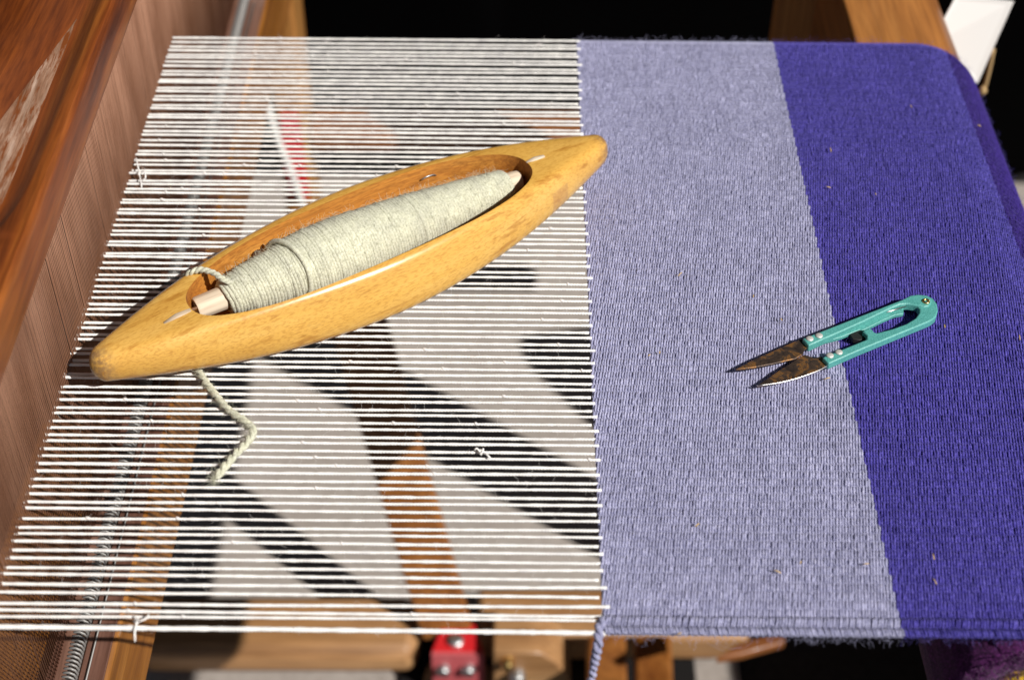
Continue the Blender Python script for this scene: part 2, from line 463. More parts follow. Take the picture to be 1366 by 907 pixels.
# low front rail in two lengths
zr = -.735
q = [at(200, 790, zr), at(553, 790, zr), at(562, 815, zr), at(556, 866, zr), at(540, 870, zr), at(180, 870, zr)]
part('rail', prism(q, zr - .04, zr), M['loom_x'], bev=.012)
q = [at(636, 782, zr), at(1000, 782, zr), at(1000, 850, zr), at(640, 850, zr)]
part('rail', prism(q, zr - .04, zr), M['loom_x'], bev=.006)
# unseen boards on legs, added at the right to cast the floor shadows
s6 = np.array([.8, -.6]) / math.tan(SUN_EL) * .6
poly = [np.r_[np.array(p) + s6, 0] for p in [(.007, .829), (.013, .852), (.097, .868), (.4, .86), (.4, .5), (.25, .52), (.097, .687), (.02, .794)]]
part('side_board', prism(poly, -.225, -.2), M['loom_y'], bev=.003)
part('side_board', box(.74, 1.1, -.35, .16, -.225, -.2), M['loom_y'], bev=.003)
part('side_leg', box(.98, 1.04, .0, .06, -.797, -.227), M['loom_z'], bev=.003)
part('side_leg', box(.80, .86, .30, .36, -.797, -.227), M['loom_z'], bev=.003)

# treadle bracket, roller block
ZB = -.722
ctr = [at(590, 832, ZB), at(634, 832, ZB), at(645, 868, ZB), at(576, 868, ZB)]
yf = min(p_[1] for p_ in ctr) - .004
br = mk('bracket', *prism(ctr, ZB - .004, ZB), M['red_paint'], loom, smooth=False); bevel(br, .001)
fx0, fx1 = at(576, 868, ZB)[0], at(645, 868, ZB)[0]
mk('bracket_plate', *box(fx0, fx1, yf, yf + .004, -.79, ZB - .001), M['worn_red'], br, smooth=False)


def bolt(c, axis, r, h, m, parent, name='bolt', n=12):
    c = np.array(c); axis = np.array(axis, float)
    P = np.stack([c, c + axis * h * .7, c + axis * h * .95, c + axis * h])
    return mk(name, *tube(P, np.array([r, r, r * .8, r * .35]), n, up=np.array([0.3, .9, .2]) if abs(axis[2]) > .5 else np.array([0, 0, 1.])), m, parent, sharp=40)


bolt(at(608, 856, ZB), (0, 0, 1), .0078, .006, M['zinc'], br)
for px in (592, 625):
    bolt(aty(px, 890, yf), (0, -1, 0), .0065, .008, M['zinc'], br)
# worn hub behind the bracket
hub = np.array([aty(612, 912, yf + .012), aty(612, 912, yf + .05)])
part('hub', tube(hub, .036, 28), M['loom_x'], bev=.003)
# wooden roller block with bolt
yk = .30
pl = [(658, 870), (700, 870), (722, 872), (742, 882), (755, 897), (761, 915), (761, 980), (658, 980)]
poly = [(aty(px, py, yk)[0], aty(px, py, yk)[2]) for px, py in pl]
blk = part('roller_block', extrude_y(poly, yk, yk + .05), M['loom_x'], bev=.002)
bolt(aty(690, 897, yk), (0, -1, 0), .008, .012, M['zinc'], blk)
bolt(aty(677, 880, yk), (0, -1, 0), .006, .010, M['brass'], blk)
# slanting brace under the cloth
zc = -.60
part('brace', prism([at(955, 877, zc), at(985, 857, zc), at(1045, 838, zc), at(1048, 856, zc), at(990, 872, zc)], zc - .010, zc), M['red_beam'], bev=.002)
part('brace', prism([at(846, 845, -.715), at(896, 845, -.715), at(900, 960, -.715), at(848, 960, -.715)], -.735, -.715), M['strut'], bev=.004)
part('brace', prism([at(783, 845, -.70), at(835, 845, -.70), at(838, 960, -.70), at(783, 960, -.70)], -.72, -.70), M['strut'], bev=.004)

# red strap and white cord hanging at the far left leg
yS = p0[1] - .02
V, Fs = extrude_y([(aty(374, 150, yS)[0], aty(374, 150, yS)[2]), (aty(398, 150, yS)[0], aty(398, 150, yS)[2]), (aty(414, 262, yS)[0], aty(414, 262, yS)[2]), (aty(384, 262, yS)[0], aty(384, 262, yS)[2])], yS - .003, yS)
st = mk('strap', V, Fs, M['red_paint'], loc=tuple(V.mean(0)), smooth=False)
tag(st, 'red strap hanging on the far left loom leg, seen through the warp', 'strap')
V, Fs = tube(smoothpath([aty(356, 140, yS - .01), aty(370, 185, yS - .012), aty(388, 228, yS - .012), aty(404, 275, yS - .01)], 16), .0035, 8)
cd = mk('cord', V, Fs, M['rope'], loc=tuple(V.mean(0)))
tag(cd, 'white cord hanging in front of the red strap', 'cord')

# paper tag at the far right corner
yT = .36
cs = [aty(1276, -6, yT + .02), aty(1353, 2, yT + .02), aty(1301, 108, yT), aty(1250, 57, yT), ]
tg = thing('paper_tag', 'white paper tag on a string beyond the purple cloth corner', 'tag', tuple(np.mean(cs, 0)))
c4 = np.array(cs); c4[2] = aty(1304, 112, yT); c4[3] = aty(1240, 62, yT)
nrm = np.cross(c4[1] - c4[0], c4[3] - c4[0]); nrm /= np.linalg.norm(nrm)
V = np.concatenate([c4, c4 + nrm * .0008])
mk('card', V, [(0, 1, 2, 3), (7, 6, 5, 4), (0, 4, 5, 1), (1, 5, 6, 2), (2, 6, 7, 3), (3, 7, 4, 0)], M['paper'], tg, smooth=False)
V, Fs = join([tube(smoothpath([aty(1325, 66, yT + .03), aty(1319, 95, yT + .03), aty(1312, 122, yT + .03)], 8), .0016, 6),
              tube([aty(1312, 115, yT + .029), aty(1311, 121, yT + .029), aty(1308, 128, yT + .029)], [.001, .0034, .001], 8)])
mk('string', V, Fs, M['twine'], tg)

# ------------------------------------------------------------------ beater with reed
XR = -.2135
bt = thing('beater', 'varnished wooden beater bar holding the metal reed', 'beater', (XR, .1, -.17))
# top rail with a scooped groove that stops at its near end
YA, YB = -.33, .95
prof = [(-.203, .086), (-.203, .105), (-.2034, .1072), (-.2048, .109)]
ys = np.unique(np.concatenate([np.linspace(YA, -.085, 6), np.linspace(-.085, .15, 60), np.linspace(.15, YB, 10)]))
xv = -.2222
rows = []
for y in ys:
    e = np.clip((y + .058) / .06, 0, 1)
    d = .0072 * math.sqrt(1 - (1 - e) ** 2)                  # depth of the groove, rounded off at its near end
    q = np.clip((.125 - y) / .10, 0, 1)                     # the far side of the groove runs out into a lower step
    wl = .0005 + .0125 * q * max(.04, math.sqrt(1 - (1 - e) ** 2)); wr = .0005 + .0128 * max(.04, math.sqrt(1 - (1 - e) ** 2))
    zl = .109 - d * (1 - q)
    row = list(prof)
    for f in np.linspace(0, 1, 9):
        row.append((xv + wr * (1 - f), .109 - d * math.sin(f * math.pi / 2) ** 1.2))
    for f in np.linspace(.14, 1, 7):
        row.append((xv - wl * f, (.109 - d) + (zl - .109 + d) * f ** .85))
    row += [(-.262, zl), (-.272, zl - .003), (-.279, zl - .010), (-.28, .082), (-.222, .082), (-.2065, .082), (-.204, .0835)]
    rows.append([(x, y, z) for x, z in row])
k = len(rows[0]); V = np.array(rows).reshape(-1, 3)
Fs = [(i * k + j, i * k + (j + 1) % k, (i + 1) * k + (j + 1) % k, (i + 1) * k + j) for i in range(len(ys) - 1) for j in range(k)]
Fs += [tuple(range(k))[::-1], tuple((len(ys) - 1) * k + j for j in range(k))]
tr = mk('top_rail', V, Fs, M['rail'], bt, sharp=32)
tr.data.materials.append(M['worn'])  # painted glare for the groove's left wall
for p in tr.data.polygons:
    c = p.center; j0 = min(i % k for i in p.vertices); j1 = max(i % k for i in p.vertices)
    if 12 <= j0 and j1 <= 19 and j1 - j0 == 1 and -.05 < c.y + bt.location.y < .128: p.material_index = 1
# sley rail at the bottom
part('sley_rail', box(-.262, -.1909, YA, YB, -.166, -.1005), M['sley'], bt, bev=.002)
part('baulk_strip', box(-.2045, -.1925, YA, YB, -.1, -.0985), M['baulk'], bt, bev=.0004)
# reed
rd = mk('reed', *box(XR - .004, XR + .004, YA, YB, -.1003, -.092), M['baulk'], bt, smooth=False)
Np = int((.85 + .30) / .00195)
ywr = -.30 + np.arange(Np) * .00195 + rng.normal(0, .00006, Np) + .0003 * (rng.random(Np) < .04)
bv, bf = box(-.00024, .00024, -.0002, .0002, -.0925, .085)
tilt = rng.normal(0, .09, Np)
VV = np.repeat(bv[None], Np, 0)
VV[:, :, 1] += tilt[:, None] * bv[None, :, 0] + ywr[:, None]; VV[:, :, 0] += XR
QQ = np.array(bf)[None] + (np.arange(Np) * 8)[:, None, None]
mk('reed_wires', VV.reshape(-1, 3), QQ.reshape(-1, 4), M['reed'], rd, smooth=False, kind='stuff')
# coil binding and rod
tt = np.arange(0, (.475 + .30) / .0023 * 9) / 9
P = np.stack([-.2075 + .0034 * np.cos(2 * np.pi * tt), -.30 + .0023 * tt, -.0945 + .0034 * np.sin(2 * np.pi * tt)], 1)
V, Q = tube(P, .00075, 4, caps=False, up=np.array([0, 1., 0]))
M['dull_wire'] = mat('dull wire', .55, (.30, .29, .28), .6)[0]
mk('binding_coil', V, Q, M['dull_wire'], rd)
mk('rod', *tube([(-.2002, YA, -.0972), (-.2002, .475, -.0972)], .0005, 6), M['dull_wire'], rd)
V, Fs = join([box(-.2105, -.2035, .475, .50, -.097, -.078), box(-.206, -.196, .50, .53, -.098, -.080)])
bevel(mk('reed_end', V, Fs, M['plastic'], rd, smooth=False), .002)

# ------------------------------------------------------------------ weaving
wv = thing('weaving', 'half woven lavender and indigo cloth on bare white warp', 'weaving', (0, .05, 0))
YN, YF = -.1745, .2725           # near and far selvedge
NW = 100
pw = (YF - YN) / (NW - .2)
yw = YN + .0011 + np.arange(NW) * pw
yw[0] = YN + .0013; yw[1] = YN + .0068; yw[2] = YN + .0092; yw[3] = YN + .0136
FELL = .0385
# the path of the cloth: flat to XC, round the beam, then straight down
S0 = XC - FELL; S1 = S0 + R * math.pi / 2


def path(s, h):
    """position at arc length s from the fell, h above the cloth's middle"""
    s = np.asarray(s, float)
    al = np.clip((s - S0) / R, 0, math.pi / 2)
    x = FELL + np.minimum(s, S0) + (R + h) * np.sin(al)
    z = -(R + h) * (1 - np.cos(al)) + h - np.clip(s - S1, 0, None)
    return x, z


SL, SD, SV = .1225, .2325, .290
pitch = .00066
nw = int(SV / pitch)
per = 4
# sampling along y: six samples per warp
edges = np.concatenate([[YN - .0006, YN + .0046, YN + .0096], np.arange(YN + .0096 + pw, YF + .0006, pw)])
NC = len(edges) - 1
ysamp, phase = [], []
for i in range(NC):
    f = (np.arange(per) + .5) / per
    ysamp.append(edges[i] + (edges[i + 1] - edges[i]) * f); phase.append((i + f))
ysamp = np.concatenate(ysamp); phase = np.concatenate(phase)
ny = len(ysamp)
wi = np.minimum(phase.astype(int), NC - 1); frac = phase - wi
amp = np.where(phase < 2., .00105, .00042)
lift = np.where(phase < 2., .0007 * np.sin(np.pi * frac) ** .6, np.where(phase < 3.0, -.00022, 0))
lean = np.where(wi == 0, -.0011, np.where(wi == 1, .0009, .00055))        # the selvedge floats slant to and fro


def band(s0, s1, name, m):
    k0, k1 = int(round(s0 / pitch)), int(round(s1 / pitch))
    parts = []; heather = []
    ang = np.pi / 2 + np.arange(5) * 2 * np.pi / 5
    n_ = 5
    for k in range(k0, k1):
        sg = 1 if k % 2 else -1
        w = np.sin(np.pi * phase) * sg
        # weft over (+) or under (-) each warp
        fh = rng.normal(0, .00007, NC)[wi]; fxx = rng.normal(0, .00009, NC)[wi]; fr_ = (1 + .13 * rng.standard_normal(NC))[wi]
        h = lift + fh * np.abs(w) + amp * np.sign(w) * np.abs(w) ** .8
        wob = np.convolve(rng.standard_normal(ny + 24), np.ones(25) / 25, 'valid') * .0004
        s = (k + .5) * pitch + wob + fxx * np.abs(w) + lean * (frac - .5)
        top = np.clip(w, 0, 1)
        rx = pitch * np.where(phase < 2, .60 + .24 * top, .60 + .34 * top) * fr_ * (1 + .05 * rng.standard_normal(ny)); rz = .00048 * (1 + .06 * rng.standard_normal(ny))
        x, z = path(s[:, None] + rx[:, None] * np.cos(ang), h[:, None] + rz[:, None] * np.sin(ang))
        y = np.broadcast_to((ysamp + .0002 * np.cos(k * 1.7))[:, None], x.shape).copy()
        V = np.stack([x, y, z], -1).reshape(-1, 3)
        i = np.arange(ny - 1)[:, None] * n_; j = np.arange(n_)[None]; jj = (j + 1) % n_
        Q = np.stack([i + j, i + jj, i + n_ + jj, i + n_ + j], -1).reshape(-1, 4)
        cap = np.array([[0, 3, 2, 1], [(ny - 1) * n_ + q for q in (0, 1, 2, 3)]])
        parts.append((V, np.concatenate([Q, cap])))
        heather.append(np.repeat(np.clip(.5 + .13 * rng.standard_normal(NC)[wi] + .05 * rng.standard_normal() + .08 * rng.standard_normal(ny), 0, 1), n_))
    # felted core that closes the pinholes between the wefts
    sg_ = np.linspace(k0 * pitch, k1 * pitch, 60); xa, za = path(sg_, np.full(60, -.0001))
    V = np.concatenate([np.stack([xa, np.full(60, YN + .0003), za], 1), np.stack([xa, np.full(60, YF - .0003), za], 1)])
    i = np.arange(59); parts.append((V, np.stack([i, i + 1, i + 61, i + 60], -1))); heather.append(np.full(120, .5))
    V, Q = joinq(parts)
    o = mk(name, V, Q, m, wv, kind='stuff')
    at_ = o.data.attributes.new('heather', 'FLOAT', 'POINT'); at_.data.foreach_set('value', np.concatenate(heather).astype(np.float32))
    return o


lb = band(0, SL, 'light_stripe', M['light_yarn'])
db = band(SL, SD, 'dark_stripe', M['dark_yarn'])
vb = band(SD, SV, 'violet_stripe', M['violet_yarn'])

# warp threads, each an object
def warp(i):
    y = yw[i]; od = i % 2
    n = 132
    xe = FELL + (.0017 if od else -.0002) + rng.normal(0, .0005)
    x = np.concatenate([np.linspace(xe, XR, 120), np.linspace(XR - .0003, XR - .0016, n - 120)])
    yr = y + rng.normal(0, .00034) + (.0002 if (i // 2) % 2 else -.0002) * rng.uniform(0, 1.3)
    zr_ = rng.normal(0, .0003) + (-.0005 if od else .0002)
    f = np.clip((FELL - x) / (FELL - XR), 0, 1.6)
    z0 = .0006 if od else -.0002
    wob = np.convolve(rng.standard_normal(n + 20), np.ones(21) / 21, 'valid') * .00032
    Y = y + (yr - y) * np.minimum(f, 1.1) + wob
    Z = z0 + (zr_ - z0) * np.minimum(f, 1.) + np.clip(f - 1, 0, 1) * (-.03 if od else .03)
    Y = Y + rng.normal(0, .00012) * np.sin(np.pi * np.minimum(f, 1))
    r = .00073 * rng.normal(1, .06) * (1 + .06 * rng.standard_normal(n) + .05 * np.sin(np.arange(n) * .9 + i)) * (1.45 if i == 0 else 1)
    P = np.stack([x, Y, Z], 1)
    return mk('warp_thread', *tube(P, r, 7), M['white_yarn'], wv), P


WP = []
for i in range(NW):
    o, P = warp(i); WP.append(P)
# warp inside the cloth, hidden but for the gaps
# fuzz on the bare warp
roots = []
for P in WP:
    for _ in range(16):
        a_ = rng.uniform(0, 119); i_ = int(a_); roots.append(P[i_] * (1 - a_ + i_) + P[i_ + 1] * (a_ - i_))
roots = np.array(roots); nr = rng.standard_normal(roots.shape); nr[:, 0] *= .3
V, Q = hairs(roots, nr, .004, .00004, .6)
nub = []
for c in roots[rng.integers(0, len(roots), 110)]:
    L = rng.uniform(.0006, .0016)
    nub.append(tube([c + [-L, 0, .0002], c + [-L * .4, .0002, .0004], c + [L * .3, -.0001, .0004], c + [L, 0, .0002]], [.0003, .0009, .0008, .0003], 6, caps=False))
V, Q = joinq([(V, Q)] + nub)
mk('warp_fuzz', V, Q, M['lint'], wv, kind='stuff')


def knot(px, py, legs):
    c = at(px, py, .0016)
    parts = [tube(c + np.array([[-.0014, .0004, -.0006], [-.0004, .0012, .0006], [.0008, .0, .0012], [.0, -.0012, .0004], [-.0006, .0002, .0]]), .0007, 6)]
    for L in legs:
        parts.append(tube(smoothpath([c] + [at(px + dx, py + dy, .0016 + dz) for dx, dy, dz in L], 10), .00045, 5))
    V, Fs = join(parts); return mk('knot', V, Fs, M['white_yarn'], wv)


knot(186, 232, [[(-3, -14, .002), (-5, -21, .001)], [(6, -4, .003), (8, 6, .001), (1, 10, -.001)], [(2, 12, 0), (3, 18, -.001)]])
knot(642, 604, [[(-6, -6, .002), (-9, -4, .001)], [(7, 2, .002), (12, 7, .001)], [(3, -6, .002)]])
knot(183, 829, [[(-3, 10, .001), (-3, 26, -.002)], [(6, -2, .003), (13, -5, .002), (15, -10, .001)], [(-2, -8, .001)]])

# selvedge and surface fuzz
def fuzz(name, m, s0, s1, n_edge, n_top, L):
    s = rng.uniform(s0, s1, n_edge); e = rng.random(n_edge) < .55
    x, z = path(s, rng.uniform(-.0008, .0008, n_edge))
    rt = np.stack([x, np.where(e, YN - .0008, YF + .0006), z], 1)
    nn = np.stack([0 * x, np.where(e, -1., 1.), 0 * x + .1], 1)
    s = rng.uniform(s0, s1, n_top); x, z = path(s, np.full(n_top, .0012)); y = rng.uniform(YN, YF, n_top)
    al = np.clip((s - S0) / R, 0, 1.57)
    rt = np.concatenate([rt, np.stack([x, y, z], 1)]); nn = np.concatenate([nn, np.stack([np.sin(al), 0 * al, np.cos(al)], 1) * .5])
    V, Q = hairs(rt, nn, L, np.r_[np.full(n_edge, .000035), np.full(n_top, .00004)][:, None, None, None], 1.2)
    return mk(name, V, Q, m, wv, kind='stuff')


fuzz('light_fuzz', M['light_fuzz'], 0, SL, 420, 5200, .0034)
fuzz('dark_fuzz', M['dark_fuzz'], SL, SV, 500, 5200, .0034)
# long loose fibres under the near edge
rt = np.stack([rng.uniform(.042, .155, 13), np.full(13, YN - .001), rng.uniform(-.001, 0, 13)], 1)
V, Q = hairs(rt, np.tile([0, -1., -.2], (13, 1)), .010, .00004, .5, 9)
mk('loose_fibre', V, Q, M['light_fuzz'], wv, kind='stuff')
# little bits of straw and lint caught in the cloth
parts = []
for px, py in [(907, 366), (866, 474), (1042, 426), (906, 845), (1068, 750), (1155, 752), (1247, 775), (1245, 742), (1108, 200), (1168, 259), (1215, 142), (1260, 435), (1103, 505), (1037, 762), (1306, 168), (880, 470), (1005, 395), (1360, 450), (930, 700), (1105, 250)]:
    c = at(px, py, .0024); a_ = rng.uniform(0, 3.14); L = rng.uniform(.0006, .0016)
    d = np.array([math.cos(a_), math.sin(a_), .2]) * L
    parts.append(tube([c - d, c + d * .1 + np.array([0, 0, .0003]), c + d], .0003, 4))
V, Fs = join(parts); mk('straw_bits', V, Fs, M['straw'], wv, kind='stuff')
# weft end hanging from the near corner of the fell
pth = smoothpath([at(805, 826, .001), at(799, 838, .001), np.array([at(798, 847, -.001)[0], YN - .002, -.002]), aty(796, 868, YN - .003), aty(792, 888, YN - .004), aty(786, 925, YN - .006)], 44)
mk('weft_tail', *plied(pth, .0020, .0075), M['light_yarn'], wv)
# finished cloth wound below the breast beam: purple over yellow
cR = aty(1395, 938, -.172)
parts = []
ro = np.linalg.norm((aty(1334, 872, -.172) - cR)[[0, 2]]); ri = np.linalg.norm((aty(1352, 899, -.172) - cR)[[0, 2]])
def ring(r0, r1, ya, yb_, n=120):
    a_ = np.linspace(0, 2 * np.pi, n, endpoint=False)
    rows = []
    for rr, y in ((r0, ya + .001), ((r0 + r1) / 2, ya - .0035), (r1 - .001, ya), (r1, ya + .004), (r1, yb_)):
        rj = rr * (1 + .01 * rng.standard_normal(n)); rows.append(np.stack([cR[0] + rj * np.cos(a_), np.full(n, y) + .0006 * rng.standard_normal(n), cR[2] + rj * np.sin(a_)], 1))
    V = np.concatenate(rows); j = np.arange(n); jj = (j + 1) % n
    Q = np.concatenate([np.stack([i * n + j, i * n + jj, (i + 1) * n + jj, (i + 1) * n + j], -1) for i in range(4)])
    return V, Q
V, Q = ring(ri, ro, -.172, -.13)
pr = mk('rolled_purple_cloth', V, Q, M['purple_wool'], wv)
V, Q = ring(.004, ri, -.172, -.13)
mk('rolled_yellow_cloth', V, Q, M['yellow_wool'], wv)
a_ = rng.uniform(0, 2 * np.pi, 2600); rr = ri + (ro - ri) * rng.uniform(.0, 1.02, 2600)
rt = np.stack([cR[0] + rr * np.cos(a_), np.full(2600, -.174), cR[2] + rr * np.sin(a_)], 1)
V, Q = hairs(rt, np.tile([0, -1., 0.], (2600, 1)) + .5 * np.stack([np.cos(a_), 0 * a_, np.sin(a_)], 1), .006, .00012, 1.)
mk('pile', V, Q, M['purple_wool'], pr, kind='stuff')

# ------------------------------------------------------------------ boat shuttle
SP = dict(cx=-.07278, cy=.04773, ang=.62397, L=.30368, wm=.0390, wt=.0055, a=1.777, H=.0335, zt=.0252, zb=.0086)
ZS = .0010
sh = thing('shuttle', 'polished yellow wooden boat shuttle lying across the white warp', 'shuttle', (SP['cx'], SP['cy'], ZS))
sh.rotation_euler = (0, 0, SP['ang'])
ca, sa = math.cos(SP['ang']), math.sin(SP['ang'])


def S2W(u, v, z):
    return np.array([SP['cx'] + u * ca - v * sa, SP['cy'] + u * sa + v * ca, z])


def W2S(p):
    d = np.asarray(p) - np.array([SP['cx'], SP['cy'], ZS]); return np.array([d[0] * ca + d[1] * sa, -d[0] * sa + d[1] * ca, d[2]])


def loc_mk(name, V, Fs, m, parent, **kw):
    """child whose geometry is given in the parent's own axes"""
    o = mk(name, V, Fs, m, None, **kw); o.parent = parent; return o


Apf = np.array([(0, 0), (.45, 0), (.78, .01), (.92, .06), (.985, .17), (1, .32), (.985, .5), (.94, .70), (.89, .86), (.84, .95), (.78, .99), (.70, 1), (.35, 1), (0, 1)])
nt = 27; tk = np.linspace(0, 1, nt)
HV = np.interp(tk, np.linspace(0, 1, len(Apf)), Apf[:, 0]); HZ = np.interp(tk, np.linspace(0, 1, len(Apf)), Apf[:, 1])
TH = np.linspace(-np.pi / 2, np.pi / 2, nt)
us = np.concatenate([-1 + .04 * np.linspace(0, 1, 9) ** 2, np.linspace(-.96, .96, 64)[1:-1], (1 - .04 * np.linspace(0, 1, 9) ** 2)[::-1]])
rows = []
for u in us:
    au = abs(u); s = max(0, 1 - au ** SP['a']); w = SP['wt'] + (SP['wm'] - SP['wt']) * s
    cap = math.sqrt(max(0, 1 - max(0, (au - .965) / .035) ** 2)); cap = max(cap, .02)
    top = SP['zt'] + (SP['H'] - SP['zt']) * max(0, 1 - au ** (SP['a'] * 1.3)); bot = SP['zb'] * au ** 2.2
    zc_, h = (top + bot) / 2, (top - bot) / 2 * cap
    s4 = max(0, 1 - au ** 4)
    hv = s4 * HV + (1 - s4) * np.cos(TH); hz = s4 * (2 * HZ - 1) + (1 - s4) * np.sin(TH)
    V = np.r_[hv[1:-1], 0, -hv[1:-1][::-1], 0]; Z = np.r_[hz[1:-1], hz[-1], hz[1:-1][::-1], hz[0]]
    rows.append(np.stack([np.full(len(V), u * SP['L'] / 2), V * w * cap, zc_ + Z * h], 1))
k = len(rows[0]); V = np.concatenate(rows)
Fs = [(i * k + j, (i + 1) * k + j, (i + 1) * k + (j + 1) % k, i * k + (j + 1) % k)[::-1] for i in range(len(us) - 1) for j in range(k)]
Fs += [tuple(range(k)), tuple((len(us) - 1) * k + j for j in range(k))[::-1]]
body = loc_mk('body', V, Fs, M['shuttle'], sh)
bm = bmesh.new(); bm.from_mesh(body.data); bmesh.ops.recalc_face_normals(bm, faces=bm.faces); bm.to_mesh(body.data); bm.free()
# cavity cutter
n = 96; a_ = np.linspace(0, 2 * np.pi, n, endpoint=False); e = 2.35
cu = -.0015 + .0995 * np.sign(np.cos(a_)) * np.abs(np.cos(a_)) ** (2 / e)
cv = -.0020 + .0290 * np.sign(np.sin(a_)) * np.abs(np.sin(a_)) ** (2 / e)
lo = np.stack([cu * .985, cv * .93, np.full(n, .0055)], 1); hi = np.stack([cu, cv, np.full(n, .07)], 1)
V = np.concatenate([lo, hi]); Fs = [tuple(range(n))[::-1], tuple(range(n, 2 * n))] + [(i, (i + 1) % n, n + (i + 1) % n, n + i) for i in range(n)]
cut = loc_mk('cutter', V, Fs, M['shuttle'], sh)
hole = loc_mk('cutter', *tube([(-.052, -.001, .0205), (-.052, .06, .0205)], .0042, 16), M['shuttle'], sh)
bpy.context.view_layer.update()
for c_ in (cut, hole):
    mo = body.modifiers.new('cut', 'BOOLEAN'); mo.operation = 'DIFFERENCE'; mo.object = c_; mo.solver = 'EXACT'
bake(body)
for c_ in (cut, hole): bpy.data.objects.remove(c_, do_unlink=True)
bm = bmesh.new(); bm.from_mesh(body.data); bmesh.ops.remove_doubles(bm, verts=bm.verts, dist=.00002); bm.to_mesh(body.data); bm.free()
body.data.materials.append(M['cavity'])
for p in body.data.polygons:
    c = p.center
    if c.z > .004 and (abs(c.x + .0015) / .0995) ** e + (abs(c.y + .002) / .0290) ** e < 1.004 and abs(p.normal.z) < .8 or (c.z < .0062 and c.z > .004 and p.normal.z > .8): p.material_index = 1
bv_ = bevel(body, .0011, 3, 50)
body.data.polygons.foreach_set('use_smooth', [True] * len(body.data.polygons)); body.data.set_sharp_from_angle(angle=math.radians(50))
# pale wedge pins let into the top at both cavity ends
for nm_, (ua, ub, va) in enumerate([(-.1145, -.1005, -.0040), (.097, .1085, -.0015)]):
    ztop = lambda u: SP['zt'] + (SP['H'] - SP['zt']) * max(0, 1 - (abs(u) / (SP['L'] / 2)) ** (SP['a'] * 1.3))
    P = [(ua, va, ztop(ua) - .0002), ((ua + ub) / 2, va + .0003, ztop((ua + ub) / 2) + .0001), (ub, va, ztop(ub) - .0002)]
    loc_mk('pin', *tube(P, [.0008, .0017, .0013], 8, r2=[.0004, .0007, .0006]), M['quill'], sh)
# spindle
b0, b1 = W2S(at(261, 412, .0205)), W2S(at(694, 239, .0205)); bd_ = (b1 - b0) / np.linalg.norm(b1 - b0)
loc_mk('spindle', *tube([b0 - bd_ * .012, b1 + bd_ * .013], .0012, 8), M['steel'], sh)
loc_mk('staple', *tube(smoothpath([(.046, .0225, .026), (.049, .0215, .0275), (.053, .0215, .027), (.055, .022, .0255)], 10), .00045, 6), M['zinc'], sh)

# ------------------------------------------------------------------ bobbin
B0 = at(261, 412, .0205); B1 = at(694, 239, .0205)
ax = (B1 - B0); LB = np.linalg.norm(ax); ax /= LB
bo = thing('bobbin', 'bobbin of pale sage wool lying inside the shuttle', 'bobbin', tuple(B0))
bo.rotation_euler = (0, 0, math.atan2(ax[1], ax[0]))
# quill, hollow at the near end
na = 28; a_ = np.linspace(0, 2 * np.pi, na, endpoint=False)
prof = [(.030, .0034), (.0005, .0036), (0, .0042), (0, .0052), (.001, .0057), (.03, .0062), (LB - .03, .0060), (LB - .004, .0056), (LB - .001, .0050), (LB, .003), (LB, .0)]
V = np.concatenate([np.stack([np.full(na, x), r * np.cos(a_), r * np.sin(a_)], 1) for x, r in prof])
j = np.arange(na); jj = (j + 1) % na
Q = np.concatenate([np.stack([i * na + j, i * na + jj, (i + 1) * na + jj, (i + 1) * na + j], -1)[:, ::-1] for i in range(len(prof) - 1)])
loc_mk('quill', V, Q, M['quill'], bo, sharp=40)
# wound yarn: a helix, the outer turns crossing at a slant
fx = np.array([.080, .095, .14, .20, .245, .275, .33, .42, .55, .68, .80, .90, .945, .955]) * LB
fr = np.array([.0068, .0086, .0104, .0120, .0132, .0148, .0160, .0163, .0150, .0130, .0104, .0084, .0072, .0058])


def rad(s): return np.interp(s, fx, fr)


core = np.linspace(fx[0], fx[-1], 60)
parts = []
V = np.concatenate([np.stack([np.full(na, x), (rad(x) - .0001) * np.cos(a_), (rad(x) - .0001) * np.sin(a_)], 1) for x in core])
Q = np.concatenate([np.stack([i * na + j, i * na + jj, (i + 1) * na + jj, (i + 1) * na + j], -1)[:, ::-1] for i in range(len(core) - 1)])
parts.append((V, Q))
turns = int((fx[-1] - fx[0]) / .00155); ns = 26
t_ = np.arange(turns * ns) / ns
jit = np.repeat(rng.normal(0, .00012, turns + 2), ns)[:turns * ns]; jit = np.convolve(np.r_[jit, np.zeros(ns)], np.ones(ns) / ns, 'valid')[:turns * ns]
s_ = fx[0] + (fx[-1] - fx[0]) * t_ / turns + jit + .0010 * np.cos(2 * np.pi * t_ + 2.2)
s_ = np.clip(s_, fx[0], fx[-1])
r_ = rad(s_) + .0002 + .00010 * rng.standard_normal(turns)[np.minimum(t_.astype(int), turns - 1)]
P = np.stack([s_, r_ * np.cos(2 * np.pi * t_), r_ * np.sin(2 * np.pi * t_)], 1)
parts.append(tube(P, .00130 * (1 + .08 * rng.standard_normal(len(P))), 6, caps=False, up=np.array([1., 0, 0])))
V, Q = joinq([(p[0], np.asarray(p[1])) for p in parts])
yn = loc_mk('wound_yarn', V, Q, M['sage_yarn'], bo)
